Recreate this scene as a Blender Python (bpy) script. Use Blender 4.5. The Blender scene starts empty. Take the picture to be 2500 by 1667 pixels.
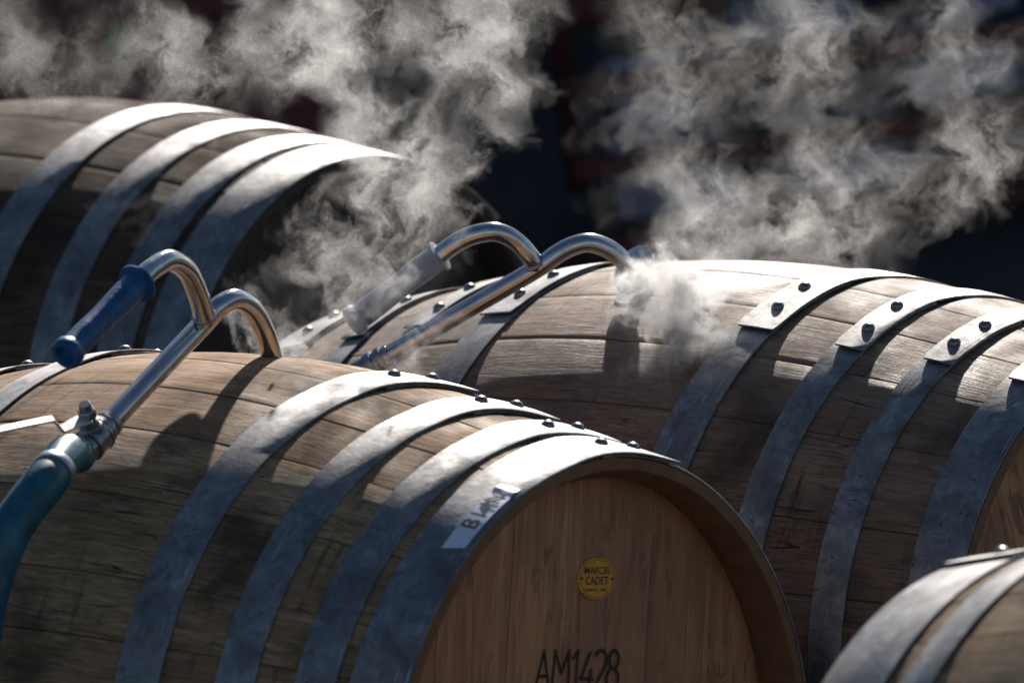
import bpy, bmesh, math, random
import numpy as np
from mathutils import Vector, Matrix, noise
R = math.radians
rnd = random.Random(7)
sc = bpy.context.scene
COL = sc.collection

# ------------------------------------------------------------------ camera, sky, sun, exposure
H = 2.33                                    # camera height above the yard
PITCH, ROLL, FPX = 0.2224, 0.1316, 18272.5  # focal length in units of a 2500 wide frame
cd = bpy.data.cameras.new('camera')
cam = bpy.data.objects.new('camera', cd); COL.objects.link(cam)
cd.sensor_width = 36.0; cd.lens = FPX / 2500 * 36.0
cd.clip_start = 0.5; cd.clip_end = 500
cam.matrix_world = Matrix.Translation((0, 0, H)) @ Matrix.Rotation(math.pi / 2 - PITCH, 4, 'X') @ Matrix.Rotation(-ROLL, 4, 'Z')
cd.dof.use_dof = True; cd.dof.focus_distance = 6.98; cd.dof.aperture_fstop = 8.0; cd.dof.aperture_blades = 9
sc.camera = cam

SUN_EL, SUN_AZ = R(27), R(12)                # azimuth from +Y towards +X
w = bpy.data.worlds.new('World'); sc.world = w; w.use_nodes = True
nt = w.node_tree; nt.nodes.clear()
sky = nt.nodes.new('ShaderNodeTexSky'); sky.sky_type = 'NISHITA'; sky.sun_disc = False
sky.sun_elevation = SUN_EL; sky.sun_rotation = SUN_AZ; sky.dust_density = 0.3; sky.ozone_density = 2.0; sky.air_density = 1.0
bg = nt.nodes.new('ShaderNodeBackground'); bg.inputs['Strength'].default_value = 0.05
wo = nt.nodes.new('ShaderNodeOutputWorld')
nt.links.new(sky.outputs[0], bg.inputs[0]); nt.links.new(bg.outputs[0], wo.inputs[0])
sd = bpy.data.lights.new('sun', 'SUN'); sd.energy = 5.0; sd.angle = R(0.9); sd.color = (1.0, 0.92, 0.83)
sun = bpy.data.objects.new('sun', sd); COL.objects.link(sun)
sdir = Vector((math.sin(SUN_AZ) * math.cos(SUN_EL), math.cos(SUN_AZ) * math.cos(SUN_EL), math.sin(SUN_EL)))
sun.rotation_euler = sdir.to_track_quat('Z', 'Y').to_euler()
sc.view_settings.view_transform = 'Standard'; sc.view_settings.look = 'None'
sc.view_settings.gamma = 1.0; sc.view_settings.exposure = 0.6
sc.render.engine = 'CYCLES'
cy = sc.cycles
cy.max_bounces = 6; cy.diffuse_bounces = 3; cy.glossy_bounces = 3; cy.volume_bounces = 1; cy.transparent_max_bounces = 8
cy.use_denoising = True; cy.volume_step_rate = 1.6; cy.volume_max_steps = 512
cy.sample_clamp_indirect = 6.0

def at(u, v, y):
    """a place in the yard: picture direction (2500 x 1667 units) at distance y in front of the camera"""
    U, V = (u - 1250) / FPX, (833.5 - v) / FPX
    c, s = math.cos(ROLL), math.sin(ROLL)
    a, b = U * c + V * s, -U * s + V * c
    cp, sp = math.cos(PITCH), math.sin(PITCH)
    z = y / (cp + b * sp)
    return Vector((z * a, y, H + z * (-sp + b * cp)))

# ------------------------------------------------------------------ helpers
def link(name, bm, mats, parent=None, smooth=True, auto=None):
    me = bpy.data.meshes.new(name)
    bm.normal_update(); bm.to_mesh(me); bm.free()
    for m in (mats if isinstance(mats, (list, tuple)) else [mats]): me.materials.append(m)
    if smooth:
        me.polygons.foreach_set('use_smooth', [True] * len(me.polygons))
        if auto is not None: me.set_sharp_from_angle(angle=R(auto))
    o = bpy.data.objects.new(name, me); COL.objects.link(o)
    if parent is not None: o.parent = parent
    return o

def tag(o, label=None, cat=None, group=None, kind=None):
    if label: o['label'] = label
    if cat: o['category'] = cat
    if group: o['group'] = group
    if kind: o['kind'] = kind
    return o

def empty(name, loc, *a, **k):
    o = bpy.data.objects.new(name, None); o.empty_display_size = .1; o.location = loc; COL.objects.link(o)
    return tag(o, *a, **k)

def box(bm, c, s, M=None, bev=0.0):
    r = bmesh.ops.create_cube(bm, size=1.0)
    vs = r['verts']
    for v in vs: v.co = Vector((v.co.x * s[0], v.co.y * s[1], v.co.z * s[2]))
    if bev:
        es = list({e for v in vs for e in v.link_edges})
        g = bmesh.ops.bevel(bm, geom=es, offset=bev, segments=2, affect='EDGES')
        vs = list({v for f in g['faces'] for v in f.verts} | {v for v in vs if v.is_valid})
        vs = [v for v in vs if v.is_valid]
    for v in vs:
        if M is not None: v.co = M @ v.co
        v.co += Vector(c)

def smooth_path(pts, n=8):
    """Catmull-Rom through the points"""
    P = [Vector(p) for p in pts]; P = [P[0] * 2 - P[1]] + P + [P[-1] * 2 - P[-2]]
    out = []
    for i in range(1, len(P) - 2):
        for k in range(n):
            t = k / n
            a, b, c, d = P[i - 1], P[i], P[i + 1], P[i + 2]
            out.append(.5 * ((2 * b) + (c - a) * t + (2 * a - 5 * b + 4 * c - d) * t * t + (3 * b - a - 3 * c + d) * t ** 3))
    out.append(P[-2]); return out

def sweep(bm, path, rad, seg=28, cap=True):
    """round tube along a list of points; rad: number or list"""
    n = len(path); rad = rad if isinstance(rad, (list, tuple)) else [rad] * n
    t0 = (path[1] - path[0]).normalized()
    up = Vector((0, 0, 1)) if abs(t0.z) < .9 else Vector((1, 0, 0))
    x = t0.cross(up).normalized(); rings = []; uvl = bm.loops.layers.uv.verify(); ln = 0; lens = []
    for i in range(n):
        t = (path[min(i + 1, n - 1)] - path[max(i - 1, 0)])
        if t.length < 1e-9: t = t0
        t = t.normalized(); x = (x - t * x.dot(t)).normalized(); y = t.cross(x)
        if i: ln += (path[i] - path[i - 1]).length
        lens.append(ln)
        rings.append([bm.verts.new(path[i] + (x * math.cos(a) + y * math.sin(a)) * rad[i]) for a in [2 * math.pi * k / seg for k in range(seg)]])
    for i in range(n - 1):
        for k in range(seg):
            f = bm.faces.new((rings[i][k], rings[i][(k + 1) % seg], rings[i + 1][(k + 1) % seg], rings[i + 1][k]))
            for l, (a, b) in zip(f.loops, ((k, i), (k + 1, i), (k + 1, i + 1), (k, i + 1))):
                l[uvl].uv = (a / seg * .0628, lens[b])
    if cap:
        bm.faces.new(rings[0][::-1]); bm.faces.new(rings[-1])

def lathe(bm, prof, p, d, seg=28):
    """prof: (distance along d, radius)"""
    path = [Vector(p) + Vector(d).normalized() * a for a, _ in prof]
    d = Vector(d).normalized(); x = d.orthogonal().normalized(); y = d.cross(x); rings = []
    for (a, r) in prof:
        c = Vector(p) + d * a
        rings.append([bm.verts.new(c + (x * math.cos(t) + y * math.sin(t)) * max(r, 1e-5)) for t in [2 * math.pi * k / seg for k in range(seg)]])
    for i in range(len(prof) - 1):
        for k in range(seg): bm.faces.new((rings[i][k], rings[i][(k + 1) % seg], rings[i + 1][(k + 1) % seg], rings[i + 1][k]))
    bm.faces.new(rings[0][::-1]); bm.faces.new(rings[-1])

# ------------------------------------------------------------------ node helper
class N:
    def __init__(s, name):
        s.m = bpy.data.materials.new(name); s.m.use_nodes = True; s.t = s.m.node_tree; s.t.nodes.clear()
        s.out = s.t.nodes.new('ShaderNodeOutputMaterial')
    def n(s, typ, ins=None, **props):
        nd = s.t.nodes.new('ShaderNode' + typ)
        for k, v in props.items(): setattr(nd, k, v)
        for k, v in (ins or {}).items():
            if isinstance(v, bpy.types.NodeSocket): s.t.links.new(v, nd.inputs[k])
            else: nd.inputs[k].default_value = v
        return nd
    def math(s, op, a, b=0.0, clamp=False):
        return s.n('Math', {0: a, 1: b}, operation=op, use_clamp=clamp).outputs[0]
    def noise(s, vec, scale, detail=3, rough=.55, dist=0.0):
        return s.n('TexNoise', {'Vector': vec, 'Scale': scale, 'Detail': detail, 'Roughness': rough, 'Distortion': dist}).outputs[0]
    def vmul(s, vec, k, add=None):
        o = s.n('VectorMath', {0: vec, 1: k}, operation='MULTIPLY').outputs[0]
        if add is not None: o = s.n('VectorMath', {0: o, 1: add}, operation='ADD').outputs[0]
        return o
    def ramp(s, f, stops, interp='LINEAR'):
        r = s.n('ValToRGB', {0: f}); cr = r.color_ramp; cr.interpolation = interp
        while len(cr.elements) < len(stops): cr.elements.new(.5)
        for e, (p, c) in zip(cr.elements, stops):
            e.position = p; e.color = (c, c, c, 1) if isinstance(c, (int, float)) else (*c, 1)
        return r.outputs[0]
    def mix(s, f, a, b, blend='MIX'):
        m = s.n('Mix', {0: f}, data_type='RGBA', blend_type=blend)
        for i, v in ((6, a), (7, b)):
            if isinstance(v, bpy.types.NodeSocket): s.t.links.new(v, m.inputs[i])
            else: m.inputs[i].default_value = (*v, 1) if len(v) == 3 else v
        return m.outputs[2]
    def mapr(s, f, a, b, c, d):
        return s.n('MapRange', {0: f, 1: a, 2: b, 3: c, 4: d}).outputs[0]
    def bump(s, h, strength, dist, normal=None):
        i = {'Height': h, 'Strength': strength, 'Distance': dist}
        if normal is not None: i['Normal'] = normal
        return s.n('Bump', i).outputs[0]
    def bsdf(s, **k):
        k = {a.replace('_', ' '): b for a, b in k.items()}
        for a, b in list(k.items()):
            if isinstance(b, tuple) and len(b) == 3: k[a] = (*b, 1)
        p = s.n('BsdfPrincipled', k); s.t.links.new(p.outputs[0], s.out.inputs[0]); return s.m

def stave_wood(name, dark, mid, light, stain=(.035, .025, .018), wet=.5, saw=0.0, spec=.28, wetspot=None):
    s = N(name)
    uv = s.n('UVMap').outputs[0]; oi = s.n('ObjectInfo').outputs['Random']; ob = s.n('TexCoord').outputs['Object']
    off = s.n('CombineXYZ', {0: s.math('MULTIPLY', oi, 3.7), 1: s.math('MULTIPLY', oi, 9.1), 2: oi}).outputs[0]
    fine = s.noise(s.vmul(uv, (950, 60, 1), off), 1, 6, .66, .25)
    med = s.noise(s.vmul(uv, (230, 17, 1), off), 1, 6, .66, .8)
    broad = s.noise(s.vmul(uv, (36, 7.0, 1), off), 1, 5, .6, .6)
    blot = s.noise(ob, 7.5, 5, .6, .4)
    pores = s.ramp(s.noise(s.vmul(uv, (520, 34, 1), off), 1, 3, .6, .2), ((.30, 0.0), (.43, 1.0)))
    crack = s.ramp(s.noise(s.vmul(uv, (130, 9, 1), off), 1, 5, .62, 1.1), ((.33, 0.0), (.37, 1.0)))
    c = s.mix(s.ramp(fine, ((.36, 0.0), (.64, 1.0))), mid, light)
    c = s.mix(s.mapr(med, .35, .62, .75, 0), c, dark)
    c = s.mix(s.mapr(broad, .38, .62, .6, 0), c, dark)
    c = s.mix(s.ramp(s.noise(s.vmul(uv, (460, 26, 1), off), 1, 5, .68, .4), ((.38, .85), (.47, 0.0))), c, dark)
    c = s.mix(s.math('MULTIPLY', s.mapr(oi, 0, 1, .0, .5), 1.0), c, dark)
    c = s.mix(s.mapr(blot, .50, .66, 0, .8), c, stain)
    drip = s.math('MULTIPLY', s.ramp(s.noise(s.vmul(uv, (7, 70, 1), (0, 0, 0)), 1, 5, .65, .8), ((.56, 0.0), (.64, 1.0))), s.ramp(s.noise(ob, 5.5, 3), ((.48, 0.0), (.60, 1.0))))
    c = s.mix(s.math('MULTIPLY', drip, .75), c, stain)
    c = s.mix(s.math('SUBTRACT', 1, crack), c, stain)
    c = s.mix(s.math('MULTIPLY', s.math('SUBTRACT', 1, pores), .45), c, stain)
    h = s.math('ADD', s.math('MULTIPLY', fine, .55), s.math('MULTIPLY', med, .9))
    h = s.math('ADD', h, s.math('MULTIPLY', crack, .35))
    h = s.math('ADD', h, s.math('MULTIPLY', pores, .12))
    if saw:
        sw = s.noise(s.vmul(uv, (60, 1100, 1), off), 1, 3, .6, .1)
        h = s.math('ADD', h, s.math('MULTIPLY', sw, saw))
    if wetspot:
        dst = s.n('VectorMath', {0: ob, 1: wetspot}, operation='DISTANCE').outputs['Value']
        dst = s.math('ADD', dst, s.math('MULTIPLY', s.noise(ob, 30, 4), .06))
        wetm = s.mapr(dst, .075, .125, 1, 0)
        c = s.mix(s.math('MULTIPLY', wetm, .45), c, dark)
        h = s.math('MULTIPLY', h, s.mapr(wetm, 0, 1, 1, .35))
    nb = s.bump(h, .9, .0014)
    nb = s.bump(s.noise(s.vmul(uv, (40, 12, 1), off), 1, 3), .3, .0012, nb)
    ro = s.mapr(s.noise(ob, 16, 4), .3, .7, wet - .1, wet + .22)
    if wetspot:
        ro = s.math('MULTIPLY', ro, s.mapr(wetm, 0, 1, 1, .5)); spec = s.mapr(wetm, 0, 1, spec, .8)
    return s.bsdf(Base_Color=c, Roughness=ro, Normal=nb, Specular_IOR_Level=spec)

def head_wood(name):
    s = N(name)
    uv = s.n('UVMap').outputs[0]; oi = s.n('ObjectInfo').outputs['Random']
    off = s.n('CombineXYZ', {0: s.math('MULTIPLY', oi, 7.7), 1: s.math('MULTIPLY', oi, 3.1), 2: oi}).outputs[0]
    fine = s.noise(s.vmul(uv, (700, 16, 1), off), 1, 4, .6, .1)
    med = s.noise(s.vmul(uv, (110, 7, 1), off), 1, 5, .62, .6)
    fl = s.noise(s.vmul(uv, (62, 13, 1), off), 1, 2, .5, 1.2)
    flk = s.math('MULTIPLY', s.ramp(fl, ((.57, 0.0), (.60, 1.0))), s.ramp(s.noise(s.vmul(uv, (12, 9, 1), off), 1, 2), ((.44, 0.0), (.52, 1.0))))
    c = s.mix(s.ramp(fine, ((.35, 0.0), (.65, 1.0))), (.38, .20, .088), (.64, .385, .19))
    c = s.mix(s.mapr(med, .38, .58, .7, 0), c, (.27, .125, .058))
    c = s.mix(s.ramp(s.noise(s.vmul(uv, (18, 6, 1), off), 1, 4, .6, .5), ((.42, 0.0), (.62, .5))), c, (.20, .095, .045))
    c = s.mix(s.ramp(s.noise(s.vmul(uv, (300, 14, 1), off), 1, 4, .65, .4), ((.36, .5), (.46, 0.0))), c, (.15, .07, .038))
    c = s.mix(s.math('MULTIPLY', flk, .7), c, (.14, .055, .03))
    c = s.mix(s.mapr(oi, 0, 1, .0, .6), c, (.26, .135, .078))
    return s.bsdf(Base_Color=c, Roughness=.55, Normal=s.bump(s.math('ADD', fine, med), .4, .0006))

def hoop_steel(name, base=(.31, .31, .315), brushed=0.0):
    s = N(name)
    uv = s.n('UVMap').outputs[0]; oi = s.n('ObjectInfo').outputs['Random']; ob = s.n('TexCoord').outputs['Object']
    off = s.n('CombineXYZ', {0: s.math('MULTIPLY', oi, 7), 1: s.math('MULTIPLY', oi, 5), 2: oi}).outputs[0]
    obo = s.n('VectorMath', {0: ob, 1: off}, operation='ADD').outputs[0]
    a = s.noise(obo, 22, 6, .62, .6)
    b = s.noise(s.vmul(uv, (14, 130, 1), off), 1, 5, .6, .4)
    sp = s.noise(obo, 130, 4, .6, .5)
    rust = s.ramp(s.noise(obo, 9, 6, .65, .3), ((.60, 0.0), (.70, 1.0)))
    c = s.mix(s.mapr(a, .35, .65, 0, 1), tuple(x * .5 for x in base), tuple(min(1, x * 1.25) for x in base))
    c = s.mix(s.mapr(sp, .3, .7, .6, 0), c, tuple(x * .45 for x in base))
    c = s.mix(s.ramp(s.noise(obo, 34, 6, .7, .8), ((.56, 0.0), (.60, .5))), c, (.12, .13, .14))
    c = s.mix(s.mapr(b, .58, .75, 0, .55), c, (.16, .16, .17))
    c = s.mix(s.math('MULTIPLY', rust, .4), c, (.22, .15, .09))
    scr = s.noise(s.vmul(uv, (10, 900, 1), off), 1, 3, .6)
    c = s.mix(s.ramp(s.noise(s.vmul(uv, (16, 520, 1), off), 1, 3, .7, .6), ((.66, 0.0), (.70, .8))), c, tuple(min(1, x * 2.2) for x in base))
    c = s.mix(s.ramp(s.noise(s.vmul(uv, (150, 60, 1), off), 1, 2, .6, 1.5), ((.68, 0.0), (.71, .8))), c, (.07, .07, .075))
    h = s.math('ADD', s.math('MULTIPLY', sp, .35), s.math('MULTIPLY', a, .8))
    if brushed: h = s.math('ADD', h, s.math('MULTIPLY', s.noise(s.vmul(uv, (9, 420, 1), off), 1, 4, .65), brushed))
    else: h = s.math('ADD', h, s.math('MULTIPLY', scr, .1))
    ro = s.mapr(s.noise(obo, 40, 5, .6), .3, .7, .46, .68)
    me = s.math('SUBTRACT', .92, s.math('MULTIPLY', rust, .4))
    return s.bsdf(Base_Color=c, Metallic=me, Roughness=ro, Normal=s.bump(h, .5, .0012))

def plain(name, col, rough=.5, metal=0.0, bumpscale=0, bumpd=.0005, var=.25):
    s = N(name); ob = s.n('TexCoord').outputs['Object']
    a = s.noise(ob, bumpscale or 30, 5, .6)
    c = s.mix(s.mapr(a, .3, .7, 0, 1), tuple(x * (1 - var) for x in col), tuple(min(1, x * (1 + var)) for x in col))
    ro = s.mapr(s.noise(ob, (bumpscale or 30) * .6, 4), .3, .7, max(.02, rough - .08), rough + .1)
    k = dict(Base_Color=c, Roughness=ro, Metallic=metal)
    if bumpscale: k['Normal'] = s.bump(a, .5, bumpd)
    return s.bsdf(**k)

M_STAVE_A = stave_wood('weathered_oak_honey', (.165, .092, .05), (.38, .235, .13), (.62, .41, .235), wet=.7, spec=.2)
M_STAVE_B = stave_wood('weathered_oak_grey', (.12, .073, .05), (.28, .18, .122), (.46, .32, .215), wet=.55, saw=.45, spec=.28, wetspot=(.05, .02, .363))
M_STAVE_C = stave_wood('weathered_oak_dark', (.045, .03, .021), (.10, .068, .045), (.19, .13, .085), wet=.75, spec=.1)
M_STAVE_D = stave_wood('weathered_oak_sandy', (.13, .085, .05), (.27, .18, .10), (.40, .28, .16), wet=.75, spec=.1)
M_HEAD = head_wood('new_oak_head')
M_HEAD_DARK = plain('shade_dark_oak', (.028, .020, .016), .7, 0, 60, .001)  # shade put into the colour, for the far left head and the bung holes
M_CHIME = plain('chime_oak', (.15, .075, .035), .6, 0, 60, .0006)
M_HOOP = hoop_steel('galvanised_hoop')
M_HOOP_RIBBED = hoop_steel('galvanised_hoop_ribbed', brushed=1.4)
M_RIVET = plain('rivet_steel', (.20, .20, .21), .35, .9, 200, .0003)
def stainless():
    s = N('stainless_tube'); ob = s.n('TexCoord').outputs['Object']; uv = s.n('UVMap').outputs[0]
    a = s.noise(ob, 60, 6, .65); st = s.noise(s.vmul(uv, (1500, 25, 1)), 1, 3)
    spot = s.ramp(s.noise(ob, 420, 3, .6), ((.66, 0.0), (.72, 1.0)))
    c = s.mix(s.mapr(a, .35, .7, 0, 1), (.56, .57, .59), (.42, .42, .43))
    c = s.mix(s.math('MULTIPLY', spot, .8), c, (.10, .07, .05))
    return s.bsdf(Base_Color=c, Metallic=1.0, Roughness=s.mapr(a, .3, .7, .10, .26), Normal=s.bump(s.math('ADD', a, s.math('MULTIPLY', st, .5)), .25, .0004))
M_TUBE = stainless()
M_VALVE = plain('cast_steel_valve', (.30, .30, .32), .33, .9, 120, .0006)
M_LEVER = plain('bright_steel_lever', (.62, .6, .57), .4, .8, 80, .0003, .1)
M_BLUE = plain('blue_rubber_grip', (.003, .07, .20), .42, 0, 90, .0012, .35)
M_GREYGRIP = plain('grey_rubber_grip', (.15, .19, .27), .5, 0, 90, .001, .2)
M_HOSE = plain('teal_rubber_hose', (.007, .085, .13), .42, 0, 45, .0008, .5)
M_CLAMP = plain('hose_clamp_steel', (.45, .46, .50), .35, .9, 60, .0003)
M_BRASS = plain('badge_yellow', (.62, .32, .045), .45, 0.1, 150, .0002, .15)
M_INK = plain('black_ink', (.020, .017, .015), .7, 0, 260, .0002, .7)
M_BADGEINK = plain('badge_ink', (.06, .035, .015), .6)
M_LABEL = plain('silver_label', (.62, .66, .74), .42, .15, 60, .0003, .06)

# ------------------------------------------------------------------ barrels
LB = .4388
def prof_(x, Rb, Re=.2923, L=.4388, k=-.409):
    t = abs(x) / L
    return Rb - (Rb - Re) * ((1 - k) * t * t + k * t ** 4)
prof = prof_
RIM = .0225; REC = .040

def barrel(name, loc, yaw, tilt, roll, Rb, mat, hoops, label, ov_c=65, ov_dir=-1, boards=6, nst=29, seed=1, rib=(), ends=(1,), headmat=None, LB=.4388, Re=.2923, pk=-.409, chime=None, spec_hoop=None):
    """loc in camera-relative metres; the barrel's own x runs along its axis, roll turns it about that axis"""
    rg = random.Random(seed); headmat = headmat or M_HEAD; chime = chime or M_CHIME
    prof = lambda x, Rb: prof_(x, Rb, Re, LB, pk)
    root = empty(name, (loc[0], loc[1], loc[2] + H), label, 'barrel', 'oak wine barrels being steamed')
    a = Vector((math.cos(yaw) * math.cos(tilt), -math.sin(yaw) * math.cos(tilt), -math.sin(tilt)))
    n = Vector((math.sin(yaw), math.cos(yaw), 0)); z = n.cross(a) * -1
    if z.z < 0: z = -z
    root.matrix_world = Matrix.Translation(root.location) @ Matrix(((a.x, n.x, z.x), (a.y, n.y, z.y), (a.z, n.z, z.z))).to_4x4()
    P = lambda x, t, r: Vector((x, r * math.cos(t), r * math.sin(t)))
    # staves, each its own curved board
    ws = [rg.uniform(.75, 1.3) for _ in range(nst)]; tot = sum(ws); t = R(90 + roll) + .02
    NX = 44
    xs = [-LB + 2 * LB * i / NX for i in range(NX + 1)]
    for wd in ws:
        dt = wd / tot * 2 * math.pi; t0, t1 = t, t + dt; t += dt
        bm = bmesh.new(); uvl = bm.loops.layers.uv.verify()
        lift = rg.uniform(-.00025, .00015); g = .0003
        NT = 12; uo = rg.uniform(0, 5)
        grid = []
        for x in xs:
            rr = prof(x, Rb) + lift
            row = []
            for k in range(NT + 1):
                f = 0 if k == 0 else 1 if k == NT else .014 + .972 * (k - 1) / (NT - 2); tt = t0 + g / Rb + (dt - 2 * g / Rb) * f
                e = .0007 if k in (0, NT) else 0.0
                sq = Vector((x * 9, tt * Rb * 55 + uo * 7, seed))
                e += .00034 * noise.noise(sq) + .00055 * noise.noise(Vector((x * 5, tt * Rb * 14 + uo * 3, seed + 5)))
                row.append(bm.verts.new(P(x, tt, rr - e)))
            grid.append(row)
        inner = []
        for x in xs:
            d = LB - abs(x); th = RIM if d > .018 else RIM * .45 + RIM * .55 * d / .018
            rr = prof(x, Rb) - th
            inner.append([bm.verts.new(P(x, t0 + dt * f, rr)) for f in (0, .5, 1)])
        def quad(vs, uvs, mi=0):
            fc = bm.faces.new(vs); fc.material_index = mi
            for l, q in zip(fc.loops, uvs): l[uvl].uv = q
        for i in range(NX):
            for k in range(NT):
                u0, u1 = uo + Rb * dt * k / NT, uo + Rb * dt * (k + 1) / NT
                quad((grid[i][k], grid[i + 1][k], grid[i + 1][k + 1], grid[i][k + 1]), ((u0, xs[i]), (u0, xs[i + 1]), (u1, xs[i + 1]), (u1, xs[i])))
            for k in range(2):
                quad((inner[i][k + 1], inner[i + 1][k + 1], inner[i + 1][k], inner[i][k]), ((uo + .05 * k, xs[i]),) * 4, 1)
            quad((grid[i][0], inner[i][0], inner[i + 1][0], grid[i + 1][0]), ((uo, xs[i]),) * 4, 1)
            quad((grid[i + 1][NT], inner[i + 1][2], inner[i][2], grid[i][NT]), ((uo, xs[i]),) * 4, 1)
        for i, fl in ((0, 1), (NX, 0)):
            vs = grid[i][:] + inner[i][::-1]
            fc = bm.faces.new(vs if fl else vs[::-1]); fc.material_index = 1
        link('stave', bm, [mat, chime], root, auto=35)
    # heads: boards cut to the circle
    for sgn in ends:
        xh = sgn * (LB - REC); rh = prof(LB - REC, Rb) - RIM + .001
        cut = [-rh]
        for i in range(boards - 1): cut.append(-rh + 2 * rh * (i + 1) / boards + rg.uniform(-.012, .012))
        cut.append(rh)
        M = Matrix.Rotation(R(roll), 4, 'X')
        for i in range(boards):
            y0, y1 = cut[i] + .0004, cut[i + 1] - .0004
            top = [(y, math.sqrt(max(0, rh * rh - y * y))) for y in [y0 + (y1 - y0) * j / 10 for j in range(11)]]
            pts = top + [(y, -q) for y, q in top[::-1]]
            if i == 0: pts = pts[1:-1]
            if i == boards - 1: pts = pts[:10] + pts[12:]
            bm = bmesh.new(); uvl = bm.loops.layers.uv.verify(); jit = rg.uniform(-.0004, .0004)
            fr = [bm.verts.new(M @ Vector((xh + sgn * jit, y, q))) for y, q in pts]
            bk = [bm.verts.new(M @ Vector((xh - sgn * .02, y, q))) for y, q in pts]
            fs = [bm.faces.new(fr if sgn < 0 else fr[::-1])]
            for j in range(len(pts)):
                j2 = (j + 1) % len(pts); q = (fr[j], bk[j], bk[j2], fr[j2])
                bm.faces.new(q if sgn < 0 else q[::-1])
            uo = rg.uniform(0, 4)
            Mi = M.inverted()
            for f in bm.faces:
                for l in f.loops:
                    c = Mi @ l.vert.co; l[uvl].uv = (c.y + uo, c.z)
            es = [e for e in bm.edges if all(v in fr for v in e.verts)]
            bmesh.ops.bevel(bm, geom=es, offset=.0007, segments=1, affect='EDGES')
            link('head_board', bm, headmat, root, smooth=False)
    # hoops with lapped, riveted ends
    for hi, (x0, x1) in enumerate(hoops):
        cc = R(ov_c + rg.uniform(-1.2, 1.2)); d = ov_dir; half = R(10.5)
        bm = bmesh.new(); uvl = bm.loops.layers.uv.verify()
        NS = 200; tot = 2 * math.pi + 2 * half; rows = []
        for i in range(NS + 1):
            q = i / NS * tot; tt = cc - d * half + d * q
            rem = tot - q                                # distance from the outer end
            lay = 0.0026 * min(1, max(0, (2 * half + R(9) - rem) / R(9))) if rem < 2 * half + R(9) else 0
            lift = .0006 + lay + (.0016 * max(0, 1 - rem / R(6)) ** 2)
            sk = .0035 * max(0, 1 - rem / R(26)) * (1 if x0 > 0 else -1) + .0006 * math.sin(q * 3 + hi)
            wv = .0004 * math.sin(q * 7 + hi * 2)
            end = .004 * max(0, 1 - rem / R(1.6)) if rem < R(1.6) else 0
            xa, xb = x0 + sk + end * .6, x1 + sk - end * .2
            if x1 >= LB: xb = min(xb, LB + .001) if rem > R(26) else xb
            row = []
            for f, top in ((0, 1), (.5, 1), (1, 1), (1, 0), (0, 0)):
                x = xa + (xb - xa) * f
                r = prof(min(max(x, -LB), LB), Rb) + lift + (.0022 if top else 0.0) + (.0003 if f == .5 else 0) + wv * (f - .5)
                row.append((P(x, tt, r), (x, tt * Rb)))
            rows.append([(bm.verts.new(p), uvv) for p, uvv in row])
        for i in range(NS):
            for k in range(5):
                k2 = (k + 1) % 5
                vs = [rows[i][k], rows[i][k2], rows[i + 1][k2], rows[i + 1][k]]
                f = bm.faces.new([v for v, _ in (vs if d < 0 else vs[::-1])])
                for l, (_, q) in zip(f.loops, vs if d < 0 else vs[::-1]): l[uvl].uv = (q[1], q[0])
        for i in (0, NS):
            vs = [v for v, _ in rows[i]]; bm.faces.new(vs)
        bmesh.ops.recalc_face_normals(bm, faces=bm.faces)
        bmesh.ops.bevel(bm, geom=[e for e in bm.edges if e.calc_face_angle(0) > 1.0], offset=.0005, segments=1, affect='EDGES')
        ho = link('hoop', bm, M_HOOP_RIBBED if hi in rib else M_HOOP, root, auto=40)
        for s_ in (-1, 1):
            tt = cc + s_ * R(4.2) + R(rg.uniform(-.4, .4)); xm = (x0 + x1) / 2 + rg.uniform(-.003, .003)
            bm = bmesh.new(); r0 = prof(min(abs(xm), LB), Rb) + .0050
            nr = P(0, tt, 1); rad = .0066
            lathe(bm, [(-.002, rad * .98), (.0006, rad), (.0024, rad * .93), (.0040, rad * .74), (.0052, rad * .45), (.0057, .0004)], P(xm, tt, r0), nr, 16)
            link('rivet', bm, M_RIVET, ho, auto=60)
    return root, P, (a, n, z), LB

HA = [(.1566, .2008), (.256, .2941), (.332, .3708), (.3832, .4390)]
HB = [(.1410, .1862), (.2567, .2910), (.3510, .3851), (.4443, .4966)]
mir = lambda h: [(-b, -a) for a, b in h]
HAm = [(-.1813, -.1373)] + mir(HA)[1:]
sc_h = lambda h, k: [(a * k, b * k) for a, b in h]
A, PA, FA, LA = barrel('wine_barrel', (-.3005, 6.6401, -1.8426), .7144, .0134, -16, .3585, M_STAVE_A, HA + HAm,
    'honey brown oak barrel lettered AM1428 with a round yellow badge on its head', 71, -1, seed=3)
kb = 1.006
B, PB, FB, LBB = barrel('wine_barrel', (.1866 * kb, 7.1394 * kb, -1.9318 * kb), .7409, -.0165, 10, .362 * kb, M_STAVE_B, sc_h(HB + mir(HB), kb),
    'grey weathered oak barrel at right, behind the barrel lettered AM1428', 97.5, 1, seed=11, rib=(2,), LB=.4966 * kb, Re=.2953 * kb, pk=-.3)
kc = 1.07
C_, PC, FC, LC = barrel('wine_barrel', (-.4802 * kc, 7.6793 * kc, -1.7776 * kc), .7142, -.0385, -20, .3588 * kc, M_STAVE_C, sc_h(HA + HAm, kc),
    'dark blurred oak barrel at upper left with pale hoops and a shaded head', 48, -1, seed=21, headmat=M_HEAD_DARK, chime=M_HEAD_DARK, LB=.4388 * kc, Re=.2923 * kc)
D_, PD, FD, LD = barrel('wine_barrel', (.6377, 5.5124, -1.8425), .7377, .002, 4, .3585, M_STAVE_D,
    [(-.4390, -.3659), (-.345, -.309), (-.19, -.145)] + HA,
    'sandy oak barrel cut off by the lower right corner of the picture', 77, 1, seed=31, ends=(-1, 1))
LB = LA

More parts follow.
